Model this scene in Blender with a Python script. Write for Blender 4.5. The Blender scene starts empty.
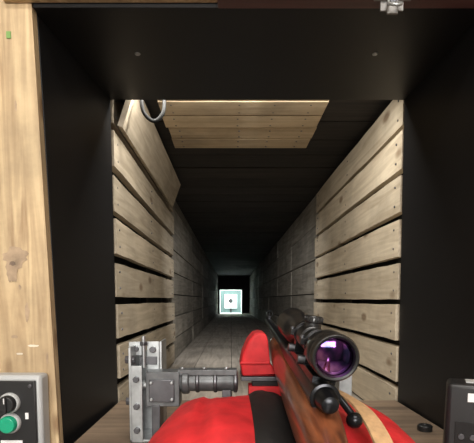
import bpy, bmesh, math, random
from mathutils import Vector, Matrix, Euler
random.seed(3)
S=bpy.context.scene
S.view_settings.view_transform='Standard'
LIFT=1.05

# ---------------- materials ----------------
def newmat(name):
    m=bpy.data.materials.new(name); m.use_nodes=True
    nt=m.node_tree; b=nt.nodes['Principled BSDF']
    return m,nt,b
def plain(name,col,rough=.5,metal=0,noise=.0,scale=20,bump=0,coat=0,spec=None):
    m,nt,b=newmat(name)
    b.inputs['Roughness'].default_value=rough; b.inputs['Metallic'].default_value=metal
    b.inputs['Coat Weight'].default_value=coat
    if spec is not None: b.inputs['Specular IOR Level'].default_value=spec
    tc=nt.nodes.new('ShaderNodeTexCoord'); n=nt.nodes.new('ShaderNodeTexNoise')
    n.inputs['Scale'].default_value=scale; n.inputs['Detail'].default_value=6
    nt.links.new(tc.outputs['Object'],n.inputs['Vector'])
    r=nt.nodes.new('ShaderNodeValToRGB'); c=Vector(col)
    r.color_ramp.elements[0].position=.3; r.color_ramp.elements[1].position=.7
    r.color_ramp.elements[0].color=(*(c*(1-noise)),1); r.color_ramp.elements[1].color=(*[min(1,x*(1+noise)) for x in c],1)
    nt.links.new(n.outputs['Fac'],r.inputs['Fac']); nt.links.new(r.outputs['Color'],b.inputs['Base Color'])
    if bump:
        bp=nt.nodes.new('ShaderNodeBump'); bp.inputs['Strength'].default_value=bump; bp.inputs['Distance'].default_value=.002
        nt.links.new(n.outputs['Fac'],bp.inputs['Height']); nt.links.new(bp.outputs['Normal'],b.inputs['Normal'])
    return m
def wood(name,light,dark,axis='Y',rough=.6,grain=1.0,var=.25,knots=True,scale=1.0,coat=0,dirt=.8):
    m,nt,b=newmat(name); L=nt.links
    b.inputs['Roughness'].default_value=rough; b.inputs['Coat Weight'].default_value=coat
    tc=nt.nodes.new('ShaderNodeTexCoord'); geo=nt.nodes.new('ShaderNodeNewGeometry')
    mp=nt.nodes.new('ShaderNodeMapping')
    s={'X':(2,30,30),'Y':(30,2,30),'Z':(30,30,2)}[axis]
    mp.inputs['Scale'].default_value=[v*scale for v in s]
    add=nt.nodes.new('ShaderNodeVectorMath'); add.operation='ADD'
    mul=nt.nodes.new('ShaderNodeMath'); mul.operation='MULTIPLY'; mul.inputs[1].default_value=37
    L.new(geo.outputs['Random Per Island'],mul.inputs[0])
    L.new(tc.outputs['Object'],mp.inputs['Vector']); L.new(mp.outputs['Vector'],add.inputs[0]); L.new(mul.outputs[0],add.inputs[1])
    n=nt.nodes.new('ShaderNodeTexNoise'); n.inputs['Scale'].default_value=1.6; n.inputs['Detail'].default_value=7; n.inputs['Distortion'].default_value=1.2*grain
    L.new(add.outputs[0],n.inputs['Vector'])
    r=nt.nodes.new('ShaderNodeValToRGB'); r.color_ramp.elements[0].position=.3; r.color_ramp.elements[1].position=.68
    r.color_ramp.elements[0].color=(*dark,1); r.color_ramp.elements[1].color=(*light,1)
    L.new(n.outputs['Fac'],r.inputs['Fac'])
    hs=nt.nodes.new('ShaderNodeHueSaturation')
    mr=nt.nodes.new('ShaderNodeMapRange'); mr.inputs[3].default_value=1-var; mr.inputs[4].default_value=1+var*.6
    L.new(geo.outputs['Random Per Island'],mr.inputs[0]); L.new(mr.outputs[0],hs.inputs['Value']); L.new(r.outputs['Color'],hs.inputs['Color'])
    out=hs.outputs['Color']
    if knots:
        mp2=nt.nodes.new('ShaderNodeMapping')
        k={'X':(4,9,9),'Y':(9,4,9),'Z':(9,9,5)}[axis]; mp2.inputs['Scale'].default_value=k
        L.new(tc.outputs['Object'],mp2.inputs['Vector'])
        v=nt.nodes.new('ShaderNodeTexVoronoi'); v.inputs['Scale'].default_value=1.2
        L.new(mp2.outputs['Vector'],v.inputs['Vector'])
        r2=nt.nodes.new('ShaderNodeValToRGB'); r2.color_ramp.elements[0].position=.08; r2.color_ramp.elements[1].position=.16
        r2.color_ramp.elements[0].color=(.30,.20,.13,1); r2.color_ramp.elements[1].color=(1,1,1,1)
        L.new(v.outputs['Distance'],r2.inputs['Fac'])
        mx=nt.nodes.new('ShaderNodeMixRGB'); mx.blend_type='MULTIPLY'; mx.inputs[0].default_value=.75
        L.new(out,mx.inputs[1]); L.new(r2.outputs['Color'],mx.inputs[2]); out=mx.outputs[0]
    n3=nt.nodes.new('ShaderNodeTexNoise'); n3.inputs['Scale'].default_value=6; n3.inputs['Detail'].default_value=8; n3.inputs['Roughness'].default_value=.65
    L.new(tc.outputs['Object'],n3.inputs['Vector'])
    r3=nt.nodes.new('ShaderNodeValToRGB'); r3.color_ramp.elements[0].position=.36; r3.color_ramp.elements[1].position=.58
    r3.color_ramp.elements[0].color=(.62,.62,.63,1); r3.color_ramp.elements[1].color=(1,1,1,1)
    L.new(n3.outputs['Fac'],r3.inputs['Fac'])
    mx3=nt.nodes.new('ShaderNodeMixRGB'); mx3.blend_type='MULTIPLY'; mx3.inputs[0].default_value=dirt
    L.new(out,mx3.inputs[1]); L.new(r3.outputs['Color'],mx3.inputs[2]); out=mx3.outputs[0]
    L.new(out,b.inputs['Base Color'])
    bp=nt.nodes.new('ShaderNodeBump'); bp.inputs['Strength'].default_value=.25; bp.inputs['Distance'].default_value=.001
    L.new(n.outputs['Fac'],bp.inputs['Height']); L.new(bp.outputs['Normal'],b.inputs['Normal'])
    return m
def emis(name,col,st):
    m,nt,b=newmat(name); b.inputs['Base Color'].default_value=(*col,1)
    b.inputs['Emission Color'].default_value=(*col,1); b.inputs['Emission Strength'].default_value=st
    return m

M_ply=wood('plywood_mat',(.64,.48,.28),(.36,.24,.13),'Z',.65,2.2,.05,True,.7,0,.75)
M_knot=plain('plywood_scar_mat',(.36,.26,.17),.8,0,.3,60)
M_knot2=plain('plywood_scar_dark_mat',(.20,.14,.10),.8,0,.3,60)
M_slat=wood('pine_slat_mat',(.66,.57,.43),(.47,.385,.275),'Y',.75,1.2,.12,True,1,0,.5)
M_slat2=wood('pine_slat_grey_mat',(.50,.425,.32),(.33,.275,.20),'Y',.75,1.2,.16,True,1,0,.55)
M_cplank=wood('ceiling_plank_mat',(.60,.48,.32),(.45,.345,.215),'X',.7,.8,.16)
M_walnut=wood('walnut_stock_mat',(.24,.075,.03),(.07,.02,.010),'Y',.3,1.5,0,False,1.5,.5)
M_old=wood('weathered_board_mat',(.38,.35,.30),(.21,.19,.155),'Y',.85,.8,.35,False)
M_shelf=wood('bench_top_mat',(.27,.19,.125),(.13,.09,.06),'X',.7,.8,.1,False,.7)
M_tfloor=wood('tunnel_floor_mat',(.52,.465,.40),(.31,.275,.235),'Y',.85,.8,.15,False)
M_hdr=wood('mahogany_strip_mat',(.12,.05,.045),(.06,.026,.024),'X',.5,.8,0,False)
M_black=plain('black_film_ply_mat',(.0060,.0057,.0063),.45,0,.35,3,.05,0,.28)
M_blackdark=plain('black_tunnel_mat',(.012,.011,.010),.8,0,.4,8,.2)
M_oldblack=wood('dark_board_mat',(.035,.03,.025),(.012,.01,.009),'X',.85,.8,.3,False)
M_red=plain('red_leather_mat',(.50,.020,.024),.58,0,.25,35,.5,0,.3)
M_rub=plain('black_rubber_mat',(.011,.010,.010),.6,0,.2,80,.2,0,.25)
M_gun=plain('blued_steel_mat',(.02,.021,.024),.28,.75,.15,40)
M_scope=plain('scope_anodised_mat',(.012,.012,.013),.33,.3,.1,50,0,.2)
M_steel=plain('galvanised_steel_mat',(.40,.42,.43),.42,.8,.25,45,.05)
M_dull=plain('dull_zinc_mat',(.22,.21,.20),.5,.6,.3,60,.1)
M_dsteel=plain('dark_steel_mat',(.12,.12,.13),.4,.8,.2,45)
M_roller=plain('worn_steel_roller_mat',(.12,.125,.13),.45,.5,.3,60,.05)
M_grey=plain('grey_plastic_mat',(.42,.43,.43),.45,0,.04,30)
M_blk=plain('black_plastic_mat',(.014,.014,.015),.4,0,.1,60)
M_green=plain('green_button_mat',(.01,.33,.18),.3,0,.04,30,0,.4)
M_sticker=plain('green_sticker_mat',(.16,.30,.08),.6,0,.1,30)
M_white=plain('white_label_mat',(.75,.75,.75),.5,0,.04,30)
M_scuff=plain('pale_scuff_mat',(.68,.60,.48),.8,0,.1,40)
M_tan=plain('tan_sling_mat',(.46,.28,.14),.7,0,.2,120,.3)
M_cable=plain('cable_mat',(.01,.01,.01),.6,0,0,20,0,0,.2)
M_room=plain('room_wall_mat',(.45,.42,.38),.85,0,.06,4)
M_conc=plain('concrete_floor_mat',(.22,.21,.20),.8,0,.2,6,.2)
M_paper=plain('target_paper_mat',(.85,.88,.86),.7,0,.03,8)
M_trap=plain('target_trap_mat',(.10,.15,.145),.7,0,.1,8)
M_bull=plain('target_bull_mat',(.01,.01,.01),.7)
M_lamp=emis('lamp_diffuser_mat',(1,.97,.92),6)
M_lens,nt,b=newmat('coated_lens_mat')
b.inputs['Metallic'].default_value=1; b.inputs['Roughness'].default_value=.07
tc=nt.nodes.new('ShaderNodeTexCoord'); n=nt.nodes.new('ShaderNodeTexNoise'); n.inputs['Scale'].default_value=60
nt.links.new(tc.outputs['Object'],n.inputs['Vector'])
r=nt.nodes.new('ShaderNodeValToRGB'); e=r.color_ramp.elements
e[0].position=.38; e[0].color=(.02,.02,.06,1); e[1].position=.70; e[1].color=(.50,.20,.48,1)
q=e.new(.54); q.color=(.13,.04,.20,1)
nt.links.new(n.outputs['Fac'],r.inputs['Fac']); nt.links.new(r.outputs['Color'],b.inputs['Base Color'])

# ---------------- mesh builder ----------------
class B:
    def __init__(s,name): s.name=name; s.bm=bmesh.new(); s.mats=[]
    def mi(s,m):
        if m not in s.mats: s.mats.append(m)
        return s.mats.index(m)
    def face(s,vs,m):
        try:
            f=s.bm.faces.new(vs); f.material_index=s.mi(m)
        except ValueError: pass
    def box(s,lo,hi,m,rot=None,taper=0):
        lo=Vector(lo);hi=Vector(hi);c=(lo+hi)/2
        R=Euler([math.radians(a) for a in rot]).to_matrix() if rot else Matrix.Identity(3)
        vs=[]
        for z in (lo.z,hi.z):
            k=1-taper if z==hi.z else 1
            for x,y in ((lo.x,lo.y),(hi.x,lo.y),(hi.x,hi.y),(lo.x,hi.y)):
                p=Vector(((x-c.x)*k,(y-c.y)*k,z-c.z)); vs.append(s.bm.verts.new(R@p+c))
        for idx in ((3,2,1,0),(4,5,6,7),(0,1,5,4),(1,2,6,5),(2,3,7,6),(3,0,4,7)):
            s.face([vs[i] for i in idx],m)
    def hexa(s,p,m):
        vs=[s.bm.verts.new(q) for q in p]
        for idx in ((3,2,1,0),(4,5,6,7),(0,1,5,4),(1,2,6,5),(2,3,7,6),(3,0,4,7)):
            s.face([vs[i] for i in idx],m)
    def lathe(s,o,d,prof,m,n=40,cap=True):
        o=Vector(o); d=Vector(d).normalized(); a=d.orthogonal().normalized(); c=d.cross(a)
        rings=[]
        for t,r in prof:
            r=max(r,1e-5)
            rings.append([s.bm.verts.new(o+d*t+(a*math.cos(2*math.pi*i/n)+c*math.sin(2*math.pi*i/n))*r) for i in range(n)])
        for k in range(len(rings)-1):
            for i in range(n):
                j=(i+1)%n; s.face([rings[k][i],rings[k][j],rings[k+1][j],rings[k+1][i]],m)
        if cap:
            s.face(rings[0][::-1],m); s.face(rings[-1],m)
    def cyl(s,p0,p1,r,m,r1=None,n=28,bev=0):
        p0=Vector(p0);p1=Vector(p1);L=(p1-p0).length; r1=r if r1 is None else r1
        if bev: prof=[(0,r-bev),(bev*.3,r-bev*.3),(bev,r),(L-bev,r1),(L-bev*.3,r1-bev*.3),(L,r1-bev)]
        else: prof=[(0,r),(L,r1)]
        s.lathe(p0,p1-p0,prof,m,n)
    def sphere(s,c,r,m,n=20,sc=(1,1,1)):
        c=Vector(c); rings=[]
        for k in range(1,n//2):
            ph=math.pi*k/(n//2)
            rings.append([s.bm.verts.new(c+Vector((math.sin(ph)*math.cos(2*math.pi*i/n)*sc[0],math.sin(ph)*math.sin(2*math.pi*i/n)*sc[1],math.cos(ph)*sc[2]))*r) for i in range(n)])
        for k in range(len(rings)-1):
            for i in range(n):
                j=(i+1)%n; s.face([rings[k][i],rings[k+1][i],rings[k+1][j],rings[k][j]],m)
        s.face(rings[0],m); s.face(rings[-1][::-1],m)
    def loft(s,secs,m,cap=True):
        rs=[[s.bm.verts.new(p) for p in sec] for sec in secs]; n=len(rs[0])
        for k in range(len(rs)-1):
            for i in range(n):
                j=(i+1)%n; s.face([rs[k][i],rs[k][j],rs[k+1][j],rs[k+1][i]],m)
        if cap: s.face(rs[0][::-1],m); s.face(rs[-1],m)
    def tube(s,pts,r,m,n=10):
        pts=smooth(pts); secs=[]
        for i,p in enumerate(pts):
            t=(pts[min(i+1,len(pts)-1)]-pts[max(i-1,0)]).normalized()
            a=t.cross(Vector((0.13,.21,.97))).normalized(); c=t.cross(a)
            secs.append([p+(a*math.cos(2*math.pi*k/n)+c*math.sin(2*math.pi*k/n))*r for k in range(n)])
        s.loft(secs,m)
    def ribbon(s,pts,wd,w,th,m):
        pts=smooth(pts); wd=smooth(wd); secs=[]
        for i,p in enumerate(pts):
            t=(pts[min(i+1,len(pts)-1)]-pts[max(i-1,0)]).normalized()
            W=(wd[i]-t*wd[i].dot(t)).normalized(); N=t.cross(W)
            secs.append([p+W*w/2+N*th/2,p-W*w/2+N*th/2,p-W*w/2-N*th/2,p+W*w/2-N*th/2])
        s.loft(secs,m)
    def done(s,bevel=0,seg=2,parent=None,loc=None,rot=None,angle=38):
        bmesh.ops.recalc_face_normals(s.bm,faces=s.bm.faces)
        me=bpy.data.meshes.new(s.name); s.bm.to_mesh(me); s.bm.free()
        for m in s.mats: me.materials.append(m)
        me.shade_smooth(); me.set_sharp_from_angle(angle=math.radians(angle))
        o=bpy.data.objects.new(s.name,me); S.collection.objects.link(o)
        if bevel:
            md=o.modifiers.new('Bevel','BEVEL'); md.width=bevel; md.segments=seg; md.limit_method='ANGLE'; md.angle_limit=math.radians(40)
        if parent: o.parent=parent
        if loc: o.location=loc
        if rot: o.rotation_euler=rot
        return o
def smooth(pts,k=6):
    P=[Vector(p) for p in pts]; out=[]
    for i in range(len(P)-1):
        p0=P[max(i-1,0)];p1=P[i];p2=P[i+1];p3=P[min(i+2,len(P)-1)]
        for j in range(k):
            t=j/k
            out.append(.5*((2*p1)+(p2-p0)*t+(2*p0-5*p1+4*p2-p3)*t*t+(3*p1-p0-3*p2+p3)*t**3))
    out.append(P[-1]); return out
def empty(name,loc=(0,0,0),rot=(0,0,0)):
    e=bpy.data.objects.new(name,None); S.collection.objects.link(e); e.location=loc; e.rotation_euler=rot; return e

# ---------------- geometry constants ----------------
YF=.73; YS=1.05; YE=2.12; YT=10.0
XL=-.268; XR=.392; ZT=.445; ZS=-.237; ZF=-.30; ZC=.50

b=B('wall_front_left')
b.hexa([(-1.6,YF,-1.05),(-.262,YF,-1.05),(-.262,YF+.018,-1.05),(-1.6,YF+.018,-1.05),
        (-1.6,YF,1.45),(-.334,YF,1.45),(-.334,YF+.018,1.45),(-1.6,YF+.018,1.45)],M_ply)
def blot(cx,cz,rx,rz,m,seed,y=YF-.0008,n=22):
    rr=random.Random(seed); vs=[]
    for i in range(n):
        a=2*math.pi*i/n; k=rr.uniform(.72,1.08)
        vs.append(b.bm.verts.new((cx+rx*k*math.cos(a),y,cz+rz*k*math.sin(a))))
    b.face(vs,m)
blot(-.345,.068,.022,.018,M_knot,1); blot(-.352,.046,.010,.022,M_knot,5,YF-.0012)
blot(-.350,.058,.006,.004,M_knot2,7,YF-.0016)
blot(-.330,-.02,.004,.016,M_knot,2); blot(-.30,-.095,.002,.012,M_knot,3); blot(-.34,.02,.003,.004,M_knot,4)
blot(-.335,.30,.002,.010,M_knot,8); blot(-.352,-.06,.006,.003,M_knot,9)
blot(-.322,-.075,.010,.0022,M_scuff,12); blot(-.345,-.088,.006,.0018,M_scuff,13)
b.box((-.345,YF-.0015,.400),(-.338,YF-.0003,.410),M_sticker)
b.done(.0)
b=B('wall_front_right')
b.box((XR+.012,YF-.012,-1.05),(1.6,YF+.006,1.45),M_ply); b.done(.001)
b=B('wall_front_header')
b.box((-.30,YF+.0,ZT+.018),(XR+.012,YF+.018,1.45),M_ply); b.done(.001)
b=B('wall_front_base')
b.box((-.262,YF,-1.05),(XR-.001,YF+.018,ZS-.065),M_ply); b.done(.001)
b=B('trim_1')
b.box((-.02,YF-.024,ZT-.003),(XR+.012,YF-.002,ZT+.06),M_hdr); b.done(.0015)
b=B('trim_2')
b.box((-.345,YF-.010,ZT+.006),(-.0205,YF-.001,ZT+.06),M_ply); b.done(.001)

b=B('black_opening_surround')
b.hexa([(-.315,YF+.019,ZS-.06),(-.283,YF+.019,ZS-.06),(XL,YS,ZS-.06),(XL-.03,YS,ZS-.06),
        (-.325,YF+.019,ZT+.02),(-.304,YF+.019,ZT+.02),(XL-.002,YS,ZT+.02),(XL-.03,YS,ZT+.02)],M_black)
b.hexa([(XR,YF-.01,ZS-.06),(XR+.011,YF-.01,ZS-.06),(XR+.03,YS,ZS-.06),(XR+.004,YS,ZS-.06),
        (XR,YF-.01,ZT+.02),(XR+.011,YF-.01,ZT+.02),(XR+.03,YS,ZT+.02),(XR-.004,YS,ZT+.02)],M_black)
b.box((-.303,YF-.0,ZT),(XR+.002,YS,ZT+.016),M_black)
for x,y in ((-.17,.86),(.262,.86)):
    b.lathe((x,y,ZT+.001),(0,0,-1),[(0,.0055),(.0022,.005),(.003,.002)],M_steel,14)
b.done(.0008)

b=B('shooting_bench')
b.box((-.262,.30,ZS-.028),(XR-.002,YS-.001,ZS),M_shelf)
b.box((-.262,.30,-1.05),(-.20,.36,ZS-.028),M_shelf)
b.box((.33,.30,-1.05),(XR-.004,.36,ZS-.028),M_shelf)
b.box((-.2,.315,ZS-.10),(.33,.34,ZS-.028),M_shelf)
b.done(.002)

def slats(name,side,mat):
    b=B(name); pitch=.0985; w=.084 if side>0 else .079
    z=ZT+.035
    for i in range(8):
        z1=z-i*pitch; z0=max(z1-w,ZF+.001)
        if z1<ZF+.02: break
        j=random.uniform(-.003,.003); dy=random.uniform(-.03,.012) ; t=random.uniform(-.002,.002)
        xi=(XR-.002+j) if side>0 else (XL+.002+j)
        xo=xi+side*.018
        y0=YS+.004+random.uniform(0,.010); y1=YE+dy
        secs=[]
        N=14
        for k in range(N+1):
            y=y0+(y1-y0)*k/N; tt=t*(1-2*k/N)
            a0=max(z0+tt+random.uniform(-.0012,.0012),ZF+.001); a1=z1+tt+random.uniform(-.0012,.0012)
            bx=.001*math.sin(k*.5+i)
            secs.append([Vector((xi+bx,y,a0)),Vector((xo+bx,y,a0)),Vector((xo+bx,y,a1)),Vector((xi+bx,y,a1))])
        b.loft(secs,mat)
        for y in (YS+.04,YS+.5,YE-.07):
            for dz in (.02,w-.02):
                if z1-dz>ZF+.03: b.lathe((xi+side*.002,y,z1-dz),(-side,0,0),[(0,.003),(.0036,.0025)],M_dsteel,10)
    for y in (YS+.03,YS+.49,YE-.09):
        a=(XR+.0205) if side>0 else (XL-.0205-.02)
        b.box((a,y,ZF+.001),(a+.02,y+.045,ZC-.01),M_oldblack)
    b.done(.0)
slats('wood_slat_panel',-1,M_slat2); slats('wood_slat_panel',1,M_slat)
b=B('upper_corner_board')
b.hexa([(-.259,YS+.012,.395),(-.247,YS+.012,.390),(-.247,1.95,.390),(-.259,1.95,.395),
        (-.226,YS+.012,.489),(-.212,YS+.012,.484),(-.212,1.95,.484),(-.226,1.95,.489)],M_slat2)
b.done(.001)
b=B('ceiling_plank_panel')
ys=1.055
for i in range(5):
    x0=-.180+random.uniform(-.004,.004); x1=.242+random.uniform(-.004,.006)
    b.box((x0,ys,ZC-.02+random.uniform(-.001,.001)),(x1,ys+.080,ZC-.001),M_cplank)
    for x in (x0+.03,x0+.2,x1-.04,x1-.13):
        for y in (ys+.02,ys+.065): b.lathe((x,y,ZC-.0185),(0,0,-1),[(0,.003),(.0025,.0025)],M_dsteel,10)
    ys+=.0865
b.done(.001)

b=B('wall_tunnel_left')
b.box((-.40,YF+.02,ZF-.05),(-.325,YT,ZC+.05),M_blackdark)
z=ZF+.001
while z<ZC-.02:
    y=YE+.01
    while y<YT-.1:
        ln=1.15; z1=min(z+.105,ZC-.002)
        b.box((-.324,y+.003,z+.003),(XL-.012+random.uniform(-.003,.003),min(y+ln,YT)-.003,z1),M_old); y+=ln
    z+=.108
b.done()
b=B('wall_tunnel_right')
b.box((.44,YF+.02,ZF-.05),(.50,YT,ZC+.05),M_blackdark)
z=ZF+.001
while z<ZC-.02:
    y=YE+.01
    while y<YT-.1:
        ln=.9; z1=min(z+.16,ZC-.002)
        b.box((XR+.012+random.uniform(-.003,.003),y+.003,z+.003),(.439,min(y+ln,YT)-.003,z1),M_old); y+=ln
    z+=.163
b.done()
b=B('ceiling_tunnel')
b.box((-.40,YF+.02,ZC+.02),(.50,YT,ZC+.06),M_blackdark)
y=YS-.03
while y<YT-.15:
    b.box((-.322,y+.002,ZC+random.uniform(0,.003)),(.438,y+.145,ZC+.021),M_oldblack); y+=.15
b.done()
b=B('floor_tunnel')
b.box((-.40,YS+.002,ZF-.05),(.50,YT,ZF-.02),M_blackdark)
for x0,x1 in ((-.324,-.165),(-.162,.0),(.003,.15),(.153,.30),(.303,.438)):
    b.box((x0,YS+.002,ZF-.021),(x1,YT,ZF),M_tfloor)
b.done()
b=B('wall_tunnel_end'); b.box((-.40,YT,ZF-.05),(.50,YT+.04,ZC+.06),M_blackdark); b.done()
TZ=-.048
t=empty('target_trap',(-.005,YT-.02,TZ))
b=B('housing')
D=.55
b.box((-.262,-D,-.250),(-.236,.0,.285),M_blackdark); b.box((.236,-D,-.250),(.262,.0,.285),M_blackdark)
b.box((-.236,-D,.260),(.236,.0,.285),M_blackdark)
b.box((-.2355,-D+.01,-.250),(-.225,.0,.2595),M_paper); b.box((.225,-D+.01,-.250),(.2355,.0,.2595),M_paper)
b.box((-.225,-D+.01,.249),(.225,.0,.2595),M_paper); b.box((-.225,-D+.01,-.250),(.225,.0,-.240),M_paper)
b.box((-.225,-.01,-.24),(.225,.012,.249),M_trap); b.done(.0,parent=t)
b=B('paper_target'); b.box((-.135,-.06,-.14),(.135,-.054,.16),M_paper)
b.lathe((0,-.061,.02),(0,-1,0),[(0,.05),(.001,.05)],M_bull,28)
b.box((-.02,-.054,-.24),(.02,-.042,-.1),M_blk)
b.done(parent=t)
def area(name,loc,rot,sx,sy,en,col=(1,1,1)):
    l=bpy.data.lights.new(name,'AREA'); l.shape='RECTANGLE'; l.size=sx; l.size_y=sy; l.energy=en; l.color=col
    o=bpy.data.objects.new(name,l); S.collection.objects.link(o); o.location=loc; o.rotation_euler=[math.radians(a) for a in rot]; return o
area('target_lamp_light',(0,YT-.45,TZ+.235),(50,0,0),.36,.06,8,(.88,1,.98))

b=B('hanging_cable')
b.tube([(-.200,1.075,.498),(-.205,1.075,.455),(-.20,1.08,.428),(-.180,1.09,.415),(-.16,1.09,.430),(-.155,1.09,.46),(-.165,1.09,.498)],.0045,M_cable)
b.done()

b=B('hasp_latch')
b.box((.220,YF-.0275,.424),(.254,YF-.0245,.470),M_dull)
b.box((.229,YF-.0315,.418),(.245,YF-.0275,.455),M_dull)
b.cyl((.210,YF-.029,.440),(.264,YF-.029,.440),.0032,M_dull,n=14)
b.tube([(.230,YF-.033,.432),(.229,YF-.043,.424),(.237,YF-.048,.420),(.245,YF-.043,.424),(.244,YF-.033,.432)],.0022,M_steel)
b.cyl((.237,YF-.034,.436),(.237,YF-.031,.436),.005,M_dsteel,n=16)
b.done(.0006)

e=empty('push_button_station',(-.352,YF,-.186))
b=B('housing'); b.box((-.054,-.034,-.068),(.054,-.001,.068),M_grey); b.done(.006,3,parent=e)
b=B('cover'); b.box((-.046,-.040,-.060),(.047,-.0335,.060),M_blk)
for x in (-.039,.040):
    for z in (-.052,.052): b.cyl((x,-.042,z),(x,-.0395,z),.0035,M_dsteel,n=12)
b.done(.003,parent=e)
b=B('buttons')
for z,m in ((.026,M_blk),(-.006,M_green)):
    b.lathe((.008,-.039,z),(0,-1,0),[(0,.0160),(.006,.0160),(.008,.0145)],M_grey,32)
    b.lathe((.008,-.044,z),(0,-1,0),[(0,.0132),(.010,.0132),(.0125,.0115)],m,32)
b.box((.0055,-.0600,.014),(.0105,-.056,.038),M_blk)
b.box((.0072,-.0605,.028),(.0088,-.0598,.037),M_white)
b.box((-.009,-.0415,-.044),(.025,-.0395,-.034),M_white)
b.box((.031,-.0415,.0),(.036,-.0395,.010),M_white)
b.done(.0006,parent=e)

e=empty('range_control_box',(.338,.62,ZS+.001),(0,0,math.radians(-24)))
b=B('case'); b.box((-.035,-.028,0),(.035,.028,.122),M_blk,taper=.06); b.done(.006,3,parent=e)
b=B('details'); b.box((-.008,-.0272,.098),(.020,-.0262,.110),M_white)
b.box((-.022,-.0285,.02),(.022,-.0272,.07),M_rub)
for i in range(3):
    b.cyl((-.014+i*.014,-.0305,.05),(-.014+i*.014,-.028,.05),.004,M_dsteel,n=14)
b.box((-.010,-.012,.1215),(.018,.012,.1235),M_grey)
b.cyl((.022,.005,.12),(.022,.005,.135),.006,M_blk,n=16,bev=.001)
b.done(.0006,parent=e)
b=B('lens_cap'); b.lathe((.352,.80,ZS),(0,0,1),[(0,.013),(.009,.013),(.011,.011),(.0111,.004),(.013,.003)],M_blk,28); b.done(.0006)

# ---------------- red shooting rest ----------------
rest=empty('shooting_rest',(0,0,0))
b=B('bag_body')
NX,NY=80,44; cx,cy,hx,hy=.062,.578,.180,.148
def bagz(u,v):
    f=max(0,1-abs(u)**5)**.5*max(0,1-abs(v)**4)**.5
    X=cx+u*hx
    h=.088*f
    h-=.014*math.exp(-((X-.090)/.034)**2)*min(1,f*1.3)
    h-=.010*max(0,-v)*f
    h-=.014*max(0,abs(u)-.35)*f
    h+=.004*math.sin(9*u+3*v)*f+.0015*math.sin(31*u+7*v)*math.sin(11*v)*f
    h-=.005*math.exp(-((X+.035)/.005)**2)*f
    h-=.005*math.exp(-((X-.165)/.005)**2)*f
    return h
top=[];bot=[]
for i in range(NX+1):
    u=math.sin((i/NX-.5)*math.pi); rt=[];rb=[]
    for j in range(NY+1):
        v=math.sin((j/NY-.5)*math.pi)
        k=1-.10*abs(u)**4*abs(v)**4
        X=cx+u*hx*k*(1-.08*max(0,v)); Y=cy+v*hy*k
        rt.append(b.bm.verts.new((X,Y,ZS+.001+.012+bagz(u,v))))
        rb.append(b.bm.verts.new((X*.97+cx*.03,Y*.97+cy*.03,ZS+.001)))
    top.append(rt);bot.append(rb)
for i in range(NX):
    for j in range(NY):
        b.face([top[i][j],top[i+1][j],top[i+1][j+1],top[i][j+1]],M_red)
        b.face([bot[i][j],bot[i][j+1],bot[i+1][j+1],bot[i+1][j]],M_red)
for i in range(NX):
    b.face([top[i][0],bot[i][0],bot[i+1][0],top[i+1][0]],M_red); b.face([top[i][NY],top[i+1][NY],bot[i+1][NY],bot[i][NY]],M_red)
for j in range(NY):
    b.face([top[0][j],top[0][j+1],bot[0][j+1],bot[0][j]],M_red); b.face([top[NX][j],bot[NX][j],bot[NX][j+1],top[NX][j+1]],M_red)
b.done(parent=rest,angle=60)
b=B('saddle_pad'); secs=[]
for k in range(15):
    v=-.9+1.8*k/14; Y=cy+v*hy
    ring=[]
    for q in range(9):
        X=.026+.058*q/8; u=(X-cx)/hx
        ring.append(Vector((X,Y,ZS+.013+bagz(u,v)+.005*math.sin(math.pi*q/8)**.5+.001)))
    for q in range(8,-1,-1):
        X=.026+.058*q/8; u=(X-cx)/hx
        ring.append(Vector((X,Y,ZS+.010+bagz(u,v)-.003)))
    secs.append(ring)
b.loft(secs,M_rub); b.done(parent=rest,angle=50)
b=B('front_cradle')
pts=[(-.074,-.0),(-.077,.020),(-.073,.040),(-.064,.060),(-.054,.072),(-.044,.075),(-.034,.073),(-.029,.062),(-.025,.022),(-.014,.006),(.0,.003),(.014,.006),(.025,.022),(.029,.062),(.034,.073),(.044,.075),(.054,.072),(.064,.060),(.073,.040),(.077,.020),(.074,0)]
CX,CYc,CZ=.092,.80,-.132
secs=[]
for dy,sc in ((-.040,.93),(-.037,.98),(-.012,1),(.012,1),(.037,.98),(.040,.93)):
    ring=[]
    for x,z in pts:
        xx=x*sc if abs(x)>.03 else x
        ring.append(Vector((CX+xx,CYc+dy,CZ+.002+z*(.5+.5*sc))))
    secs.append(ring)
b.loft(secs,M_red)
b.box((CX-.0765,CYc-.0425,CZ+.022),(CX-.026,CYc-.0385,CZ+.027),M_red)
b.done(.0025,3,parent=rest,angle=40)
b=B('cradle_mount')
b.box((CX-.075,CYc-.044,CZ-.006),(CX+.080,CYc+.040,CZ+.001),M_dsteel)
b.box((CX-.062,CYc-.052,CZ-.036),(CX+.02,CYc-.015,CZ-.014),M_red)
b.box((CX-.056,CYc-.048,CZ-.014),(CX+.02,CYc-.018,CZ-.006),M_rub)
b.cyl((CX,CYc,ZS+.02),(CX,CYc,CZ-.008),.011,M_steel,bev=.001)
for i in range(10): b.lathe((CX,CYc,ZS+.03+i*.006),(0,0,1),[(0,.011),(.002,.0125),(.004,.011)],M_steel,20)
b.lathe((CX,CYc,ZS+.045),(0,0,1),[(0,.02),(.003,.024),(.010,.024),(.013,.02)],M_blk,20)
b.box((CX-.05,CYc-.04,ZS+.0005),(CX+.05,CYc+.05,ZS+.022),M_rub)
b.cyl((CX-.066,CYc-.056,CZ-.040),(CX+.03,CYc-.056,CZ-.040),.006,M_blk,n=16,bev=.001)
b.done(.0015,parent=rest)

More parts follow.
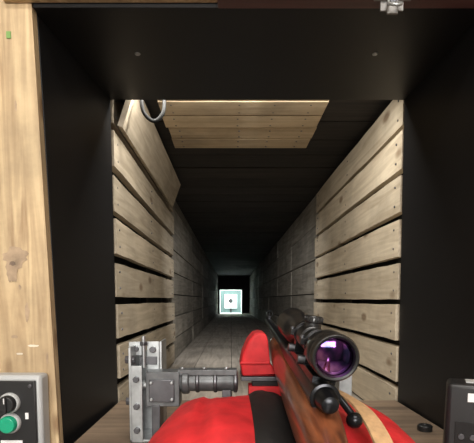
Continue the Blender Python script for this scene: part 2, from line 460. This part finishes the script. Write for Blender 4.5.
# ---------------- roller bracket ----------------
rb=empty('roller_bracket',(0,0,0))
b=B('side_plates')
def plate(x,y0,y1,z0,z1,th=.004):
    b.box((x,y0,z0),(x+th,y1,z1),M_steel)
plate(-.168,.73,.80,ZS+.0005,-.078)
b.box((-.164,.729,ZS+.0005),(-.146,.733,-.078-.03),M_steel)
b.box((-.164,.796,ZS+.0005),(-.132,.800,-.090),M_steel)
plate(-.124,.775,.83,ZS+.0005,-.072)
b.box((-.146,.775,-.130),(-.1245,.779,-.072),M_steel)
b.box((-.158,.772,-.112),(-.128,.7745,-.098),M_dsteel)
b.box((-.168,.73,ZS+.0005),(-.118,.83,ZS+.005),M_steel)
b.box((-.176,.770,-.096),(-.150,.774,-.072),M_steel)
for (x,y,z) in ((-.172,.745,-.10),(-.172,.745,-.17),(-.134,.80,-.09)):
    b.cyl((x-.004,y,z),(x+.012,y,z),.007,M_dsteel,n=6)
for (x,z) in ((-.155,-.130),(-.155,-.175),(-.155,-.215)):
    b.cyl((x,.7295,z),(x,.722,z),.0055,M_dsteel,n=6)
b.cyl((-.135,.776,-.086),(-.135,.768,-.086),.006,M_dsteel,n=6)
b.cyl((-.163,.771,-.084),(-.163,.764,-.084),.005,M_dsteel,n=6)
b.cyl((-.150,.768,-.118),(-.150,.768,-.062),.0035,M_steel,n=12)
b.cyl((-.150,.768,-.078),(-.150,.768,-.072),.007,M_dsteel,n=6)
b.done(.0008,parent=rb)
b=B('roller')
b.cyl((-.100,.758,-.139),(.012,.758,-.139),.0165,M_roller,bev=.003)
b.box((-.142,.738,-.178),(-.086,.778,-.120),M_roller)
b.box((-.136,.735,-.170),(-.094,.739,-.132),M_dsteel)
for x in (-.132,-.098):
    for z in (-.165,-.137): b.cyl((x,.735,z),(x,.731,z),.0032,M_steel,n=6)
b.lathe((-.084,.758,-.139),(1,0,0),[(0,.018),(.002,.021),(.012,.021),(.014,.018)],M_roller,32)
b.cyl((-.163,.755,-.145),(-.140,.755,-.145),.009,M_steel,n=18)
for x in (-.060,-.03,.004): b.lathe((x,.758,-.139),(1,0,0),[(0,.0165),(.001,.0188),(.006,.0188),(.007,.0165)],M_dsteel,28)
b.box((-.090,.745,-.127),(.010,.771,-.117),M_roller)
for x in (-.082,-.045,-.008): b.cyl((x,.750,-.117),(x,.750,-.113),.004,M_steel,n=6)
b.box((-.132,.735,ZS+.0055),(-.118,.775,ZS+.062),M_dsteel)
b.box((-.015,.748,ZS+.0005),(.0,.762,-.15),M_dsteel)
b.done(.0012,parent=rb)
b=B('angle_bracket')
b.box((.190,.78,ZS+.0005),(.194,.83,-.100),M_steel); b.box((.194,.826,ZS+.0005),(.225,.83,-.115),M_steel)
b.box((.180,.80,-.118),(.22,.812,-.100),M_steel)
b.cyl((.183,.79,-.11),(.200,.79,-.11),.006,M_dsteel,n=6)
b.box((.188,.76,ZS+.0005),(.23,.84,ZS+.005),M_steel)
b.done(.0008)

# ---------------- rifle (slightly canted on the rest) ----------------
R=empty('bolt_action_rifle',(.097,.413,-.0540),(math.radians(2.8),math.radians(9),math.radians(-.3)))
b=B('stock'); secs=[]
data=[(.50,.012,-.050,-.068),(.49,.017,-.046,-.073),(.47,.0195,-.044,-.077),(.40,.021,-.042,-.083),(.30,.022,-.041,-.088),(.2,.0235,-.041,-.091),(.10,.0245,-.042,-.095),(.04,.024,-.046,-.097),(.0,.022,-.053,-.100),(-.04,.0195,-.063,-.103),(-.08,.0180,-.069,-.118),(-.115,.0190,-.066,-.138),(-.145,.0195,-.060,-.138),(-.19,.020,-.055,-.142),(-.27,.0205,-.057,-.160),(-.335,.021,-.061,-.178)]
def ssec(y,hw,zt,zb,n=24,e=2.6):
    c=(zt+zb)/2; hh=(zt-zb)/2; out=[]
    for i in range(n):
        a=2*math.pi*i/n; ca,sa=math.cos(a),math.sin(a)
        out.append(Vector((hw*math.copysign(abs(ca)**(2/e),ca),y,c+hh*math.copysign(abs(sa)**(2/e),sa))))
    return out
b.loft([ssec(*d) for d in data],M_walnut)
b.loft([ssec(-.335,.0215,-.0605,-.1785),ssec(-.350,.0215,-.0605,-.1785),ssec(-.353,.019,-.064,-.175)],M_rub)
b.done(parent=R,angle=50)
b=B('barrel_and_action')
b.lathe((0,-.015,-.042),(0,1,0),[(0,.004),(.002,.008),(.010,.0100),(.025,.0115),(.026,.0150),(.140,.0155),(.255,.0155),(.257,.0150),(.290,.0145),(.370,.0120),(.810,.0088),(.828,.0088),(.830,.0045),(.800,.004)],M_gun,36)
b.box((-.012,.03,-.05),(.012,.22,-.0250),M_gun)
b.tube([(.012,.052,-.042),(.022,.050,-.047),(.032,.042,-.056),(.037,.036,-.061)],.0038,M_gun)
b.sphere((.039,.034,-.065),.0085,M_gun)
b.box((-.0035,.775,-.034),(.0035,.812,-.026),M_gun); b.box((-.001,.80,-.027),(.001,.806,-.018),M_gun)
b.lathe((0,.79,-.022),(0,1,0),[(0,.0085),(.02,.0085),(.02,.007),(.0,.007),(0,.0085)],M_gun,24,False)
b.ribbon([(0,.055,-.096),(0,.045,-.113),(0,.02,-.125),(0,-.01,-.125),(0,-.03,-.116),(0,-.04,-.103)],[(1,0,0)]*6,.011,.0025,M_gun)
b.ribbon([(0,.012,-.098),(0,.014,-.108),(0,.008,-.119)],[(1,0,0)]*3,.006,.003,M_gun)
b.box((-.009,.05,-.099),(.009,.17,-.092),M_gun)
b.cyl((0,.38,-.083),(0,.38,-.092),.003,M_gun,n=12)
b.done(.0006,parent=R)
b=B('telescopic_sight')
b.lathe((0,0,0),(0,1,0),[(.006,.0178),(.001,.0188),(.0,.0212),(.002,.0226),(.012,.0226),(.013,.0217),(.020,.0217),(.021,.0223),(.04,.0223),(.046,.0200),(.048,.0180),(.050,.0187),(.062,.0187),(.064,.0168),(.072,.0138),(.080,.0127),(.205,.0127),(.212,.0135),(.240,.0215),(.246,.0245),(.315,.0245),(.317,.0252),(.325,.0252),(.326,.0225),(.312,.020)],M_scope,56,False)
for i in range(28):
    a=2*math.pi*i/28; c,s_=math.cos(a),math.sin(a)
    b.cyl((c*.0186,.051,s_*.0186),(c*.0186,.061,s_*.0186),.0010,M_scope,n=6)
b.cyl((.0185,.056,.003),(.025,.056,.004),.003,M_scope,n=10)
b.lathe((0,.145,0),(0,1,0),[(-.019,.0127),(-.017,.0155),(.017,.0155),(.019,.0127)],M_scope,36)
for d in ((0,0,1),(1,0,0)):
    b.lathe(Vector((0,.145,0))+Vector(d)*.012,d,[(0,.0105),(.005,.0105),(.0055,.0095),(.007,.0095),(.0075,.0112),(.014,.0112),(.0155,.0102),(.0156,.004),(.016,.001)],M_scope,32)
for k in range(20):
    a=2*math.pi*k/20; b.cyl((.0112*math.cos(a),.145+.0112*math.sin(a),.020),(.0112*math.cos(a),.145+.0112*math.sin(a),.026),.0008,M_scope,n=6)
for y in (.100,.190):
    b.lathe((0,y,0),(0,1,0),[(-.008,.0127),(-.008,.0160),(.008,.0160),(.008,.0127)],M_scope,36)
    b.box((-.011,y-.009,-.032),(.011,y+.009,-.010),M_gun)
    b.box((-.020,y-.008,-.004),(.020,y+.008,.0035),M_scope)
    for x in (-.0178,.0178): b.cyl((x,y,.003),(x,y,.0065),.003,M_dsteel,n=12)
    b.cyl((-.019,y,-.022),(.019,y,-.022),.0055,M_dsteel,n=16)
b.done(.0004,parent=R)
b=B('lenses')
prof=[(-.003*(1-(k/8)**2),.0180*k/8) for k in range(8,-1,-1)]
b.lathe((0,.007,0),(0,1,0),prof,M_lens,40,False)
b.lathe((0,.315,0),(0,1,0),[(0,.0200),(.001,.010),(.0015,0)],M_lens,40,False)
b.done(parent=R,angle=80)
b=B('sling')
b.ribbon([(.006,.38,-.093),(.026,.34,-.096),(.036,.26,-.092),(.040,.17,-.072),(.047,.10,-.058),(.057,.05,-.062),(.066,.0,-.083),(.070,-.05,-.118),(.066,-.09,-.155)],
 [(0,.2,1),(.1,.3,1),(.3,.2,1),(.6,.1,.6),(1,0,-.1),(1,0,-.1),(1,.1,.0),(1,0,.0),(1,0,.0)],.020,.0028,M_tan)
b.done(.0,parent=R)

# ---------------- room behind the shooter ----------------
b=B('floor'); b.box((-1.6,-2.4,-1.09),(1.6,YF+.02,-1.05),M_conc); b.done()
b=B('ceiling'); b.box((-1.6,-2.4,1.45),(1.6,YF+.02,1.49),M_room); b.done()
b=B('wall_left'); b.box((-1.64,-2.4,-1.05),(-1.6,YF+.02,1.45),M_room); b.done()
b=B('wall_right'); b.box((1.6,-2.4,-1.05),(1.64,YF+.02,1.45),M_room); b.done()
b=B('wall_back'); b.box((-1.64,-2.44,-1.05),(1.64,-2.4,1.45),M_room); b.done()
b=B('ceiling_lamp'); b.box((-.65,-.55,1.41),(.65,-.30,1.45),M_grey); b.box((-.62,-.53,1.405),(.62,-.32,1.41),M_lamp); b.done(.003)
b=B('wall_lamp'); b.box((-.75,-2.4,.35),(.75,-2.36,.95),M_grey); b.box((-.72,-2.36,.38),(.72,-2.355,.92),M_lamp); b.done(.003)
area('ceiling_lamp_light',(0,-.42,1.39),(0,0,0),1.2,.2,22,(1,.96,.90))
area('wall_lamp_light',(0,-2.33,.65),(90,0,0),1.4,.5,70,(1,.97,.92))
area('tunnel_strip_light',(.03,YS+.012,ZC-.030),(22,0,0),.5,.02,3.3,(1,.96,.88))
l=bpy.data.lights.new('tunnel_fill_spot','SPOT'); l.energy=75; l.spot_size=math.radians(50); l.spot_blend=.6; l.shadow_soft_size=.02; l.color=(1,.98,.95)  # added fill spot, hidden behind the soffit lip, brightens tunnel floor and walls
o=bpy.data.objects.new('tunnel_fill_spot',l); S.collection.objects.link(o); o.location=(.05,YS+.03,ZC-.028)
o.rotation_euler=(Vector((.05,3.0,-.26))-Vector(o.location)).to_track_quat('-Z','Y').to_euler()

w=bpy.data.worlds.new('World'); S.world=w; w.use_nodes=True
w.node_tree.nodes['Background'].inputs[0].default_value=(.5,.5,.5,1); w.node_tree.nodes['Background'].inputs[1].default_value=.05

# ---------------- camera ----------------
c=bpy.data.cameras.new('Camera'); co=bpy.data.objects.new('Camera',c); S.collection.objects.link(co)
c.sensor_width=36; c.lens=36*450/474; c.clip_start=.01
c.shift_x=6/474; c.shift_y=(339-221.5)/474
co.rotation_euler=(math.radians(90-5),0,0)
S.camera=co
for o in list(S.objects):
    if o.parent is None: o.location.z+=LIFT
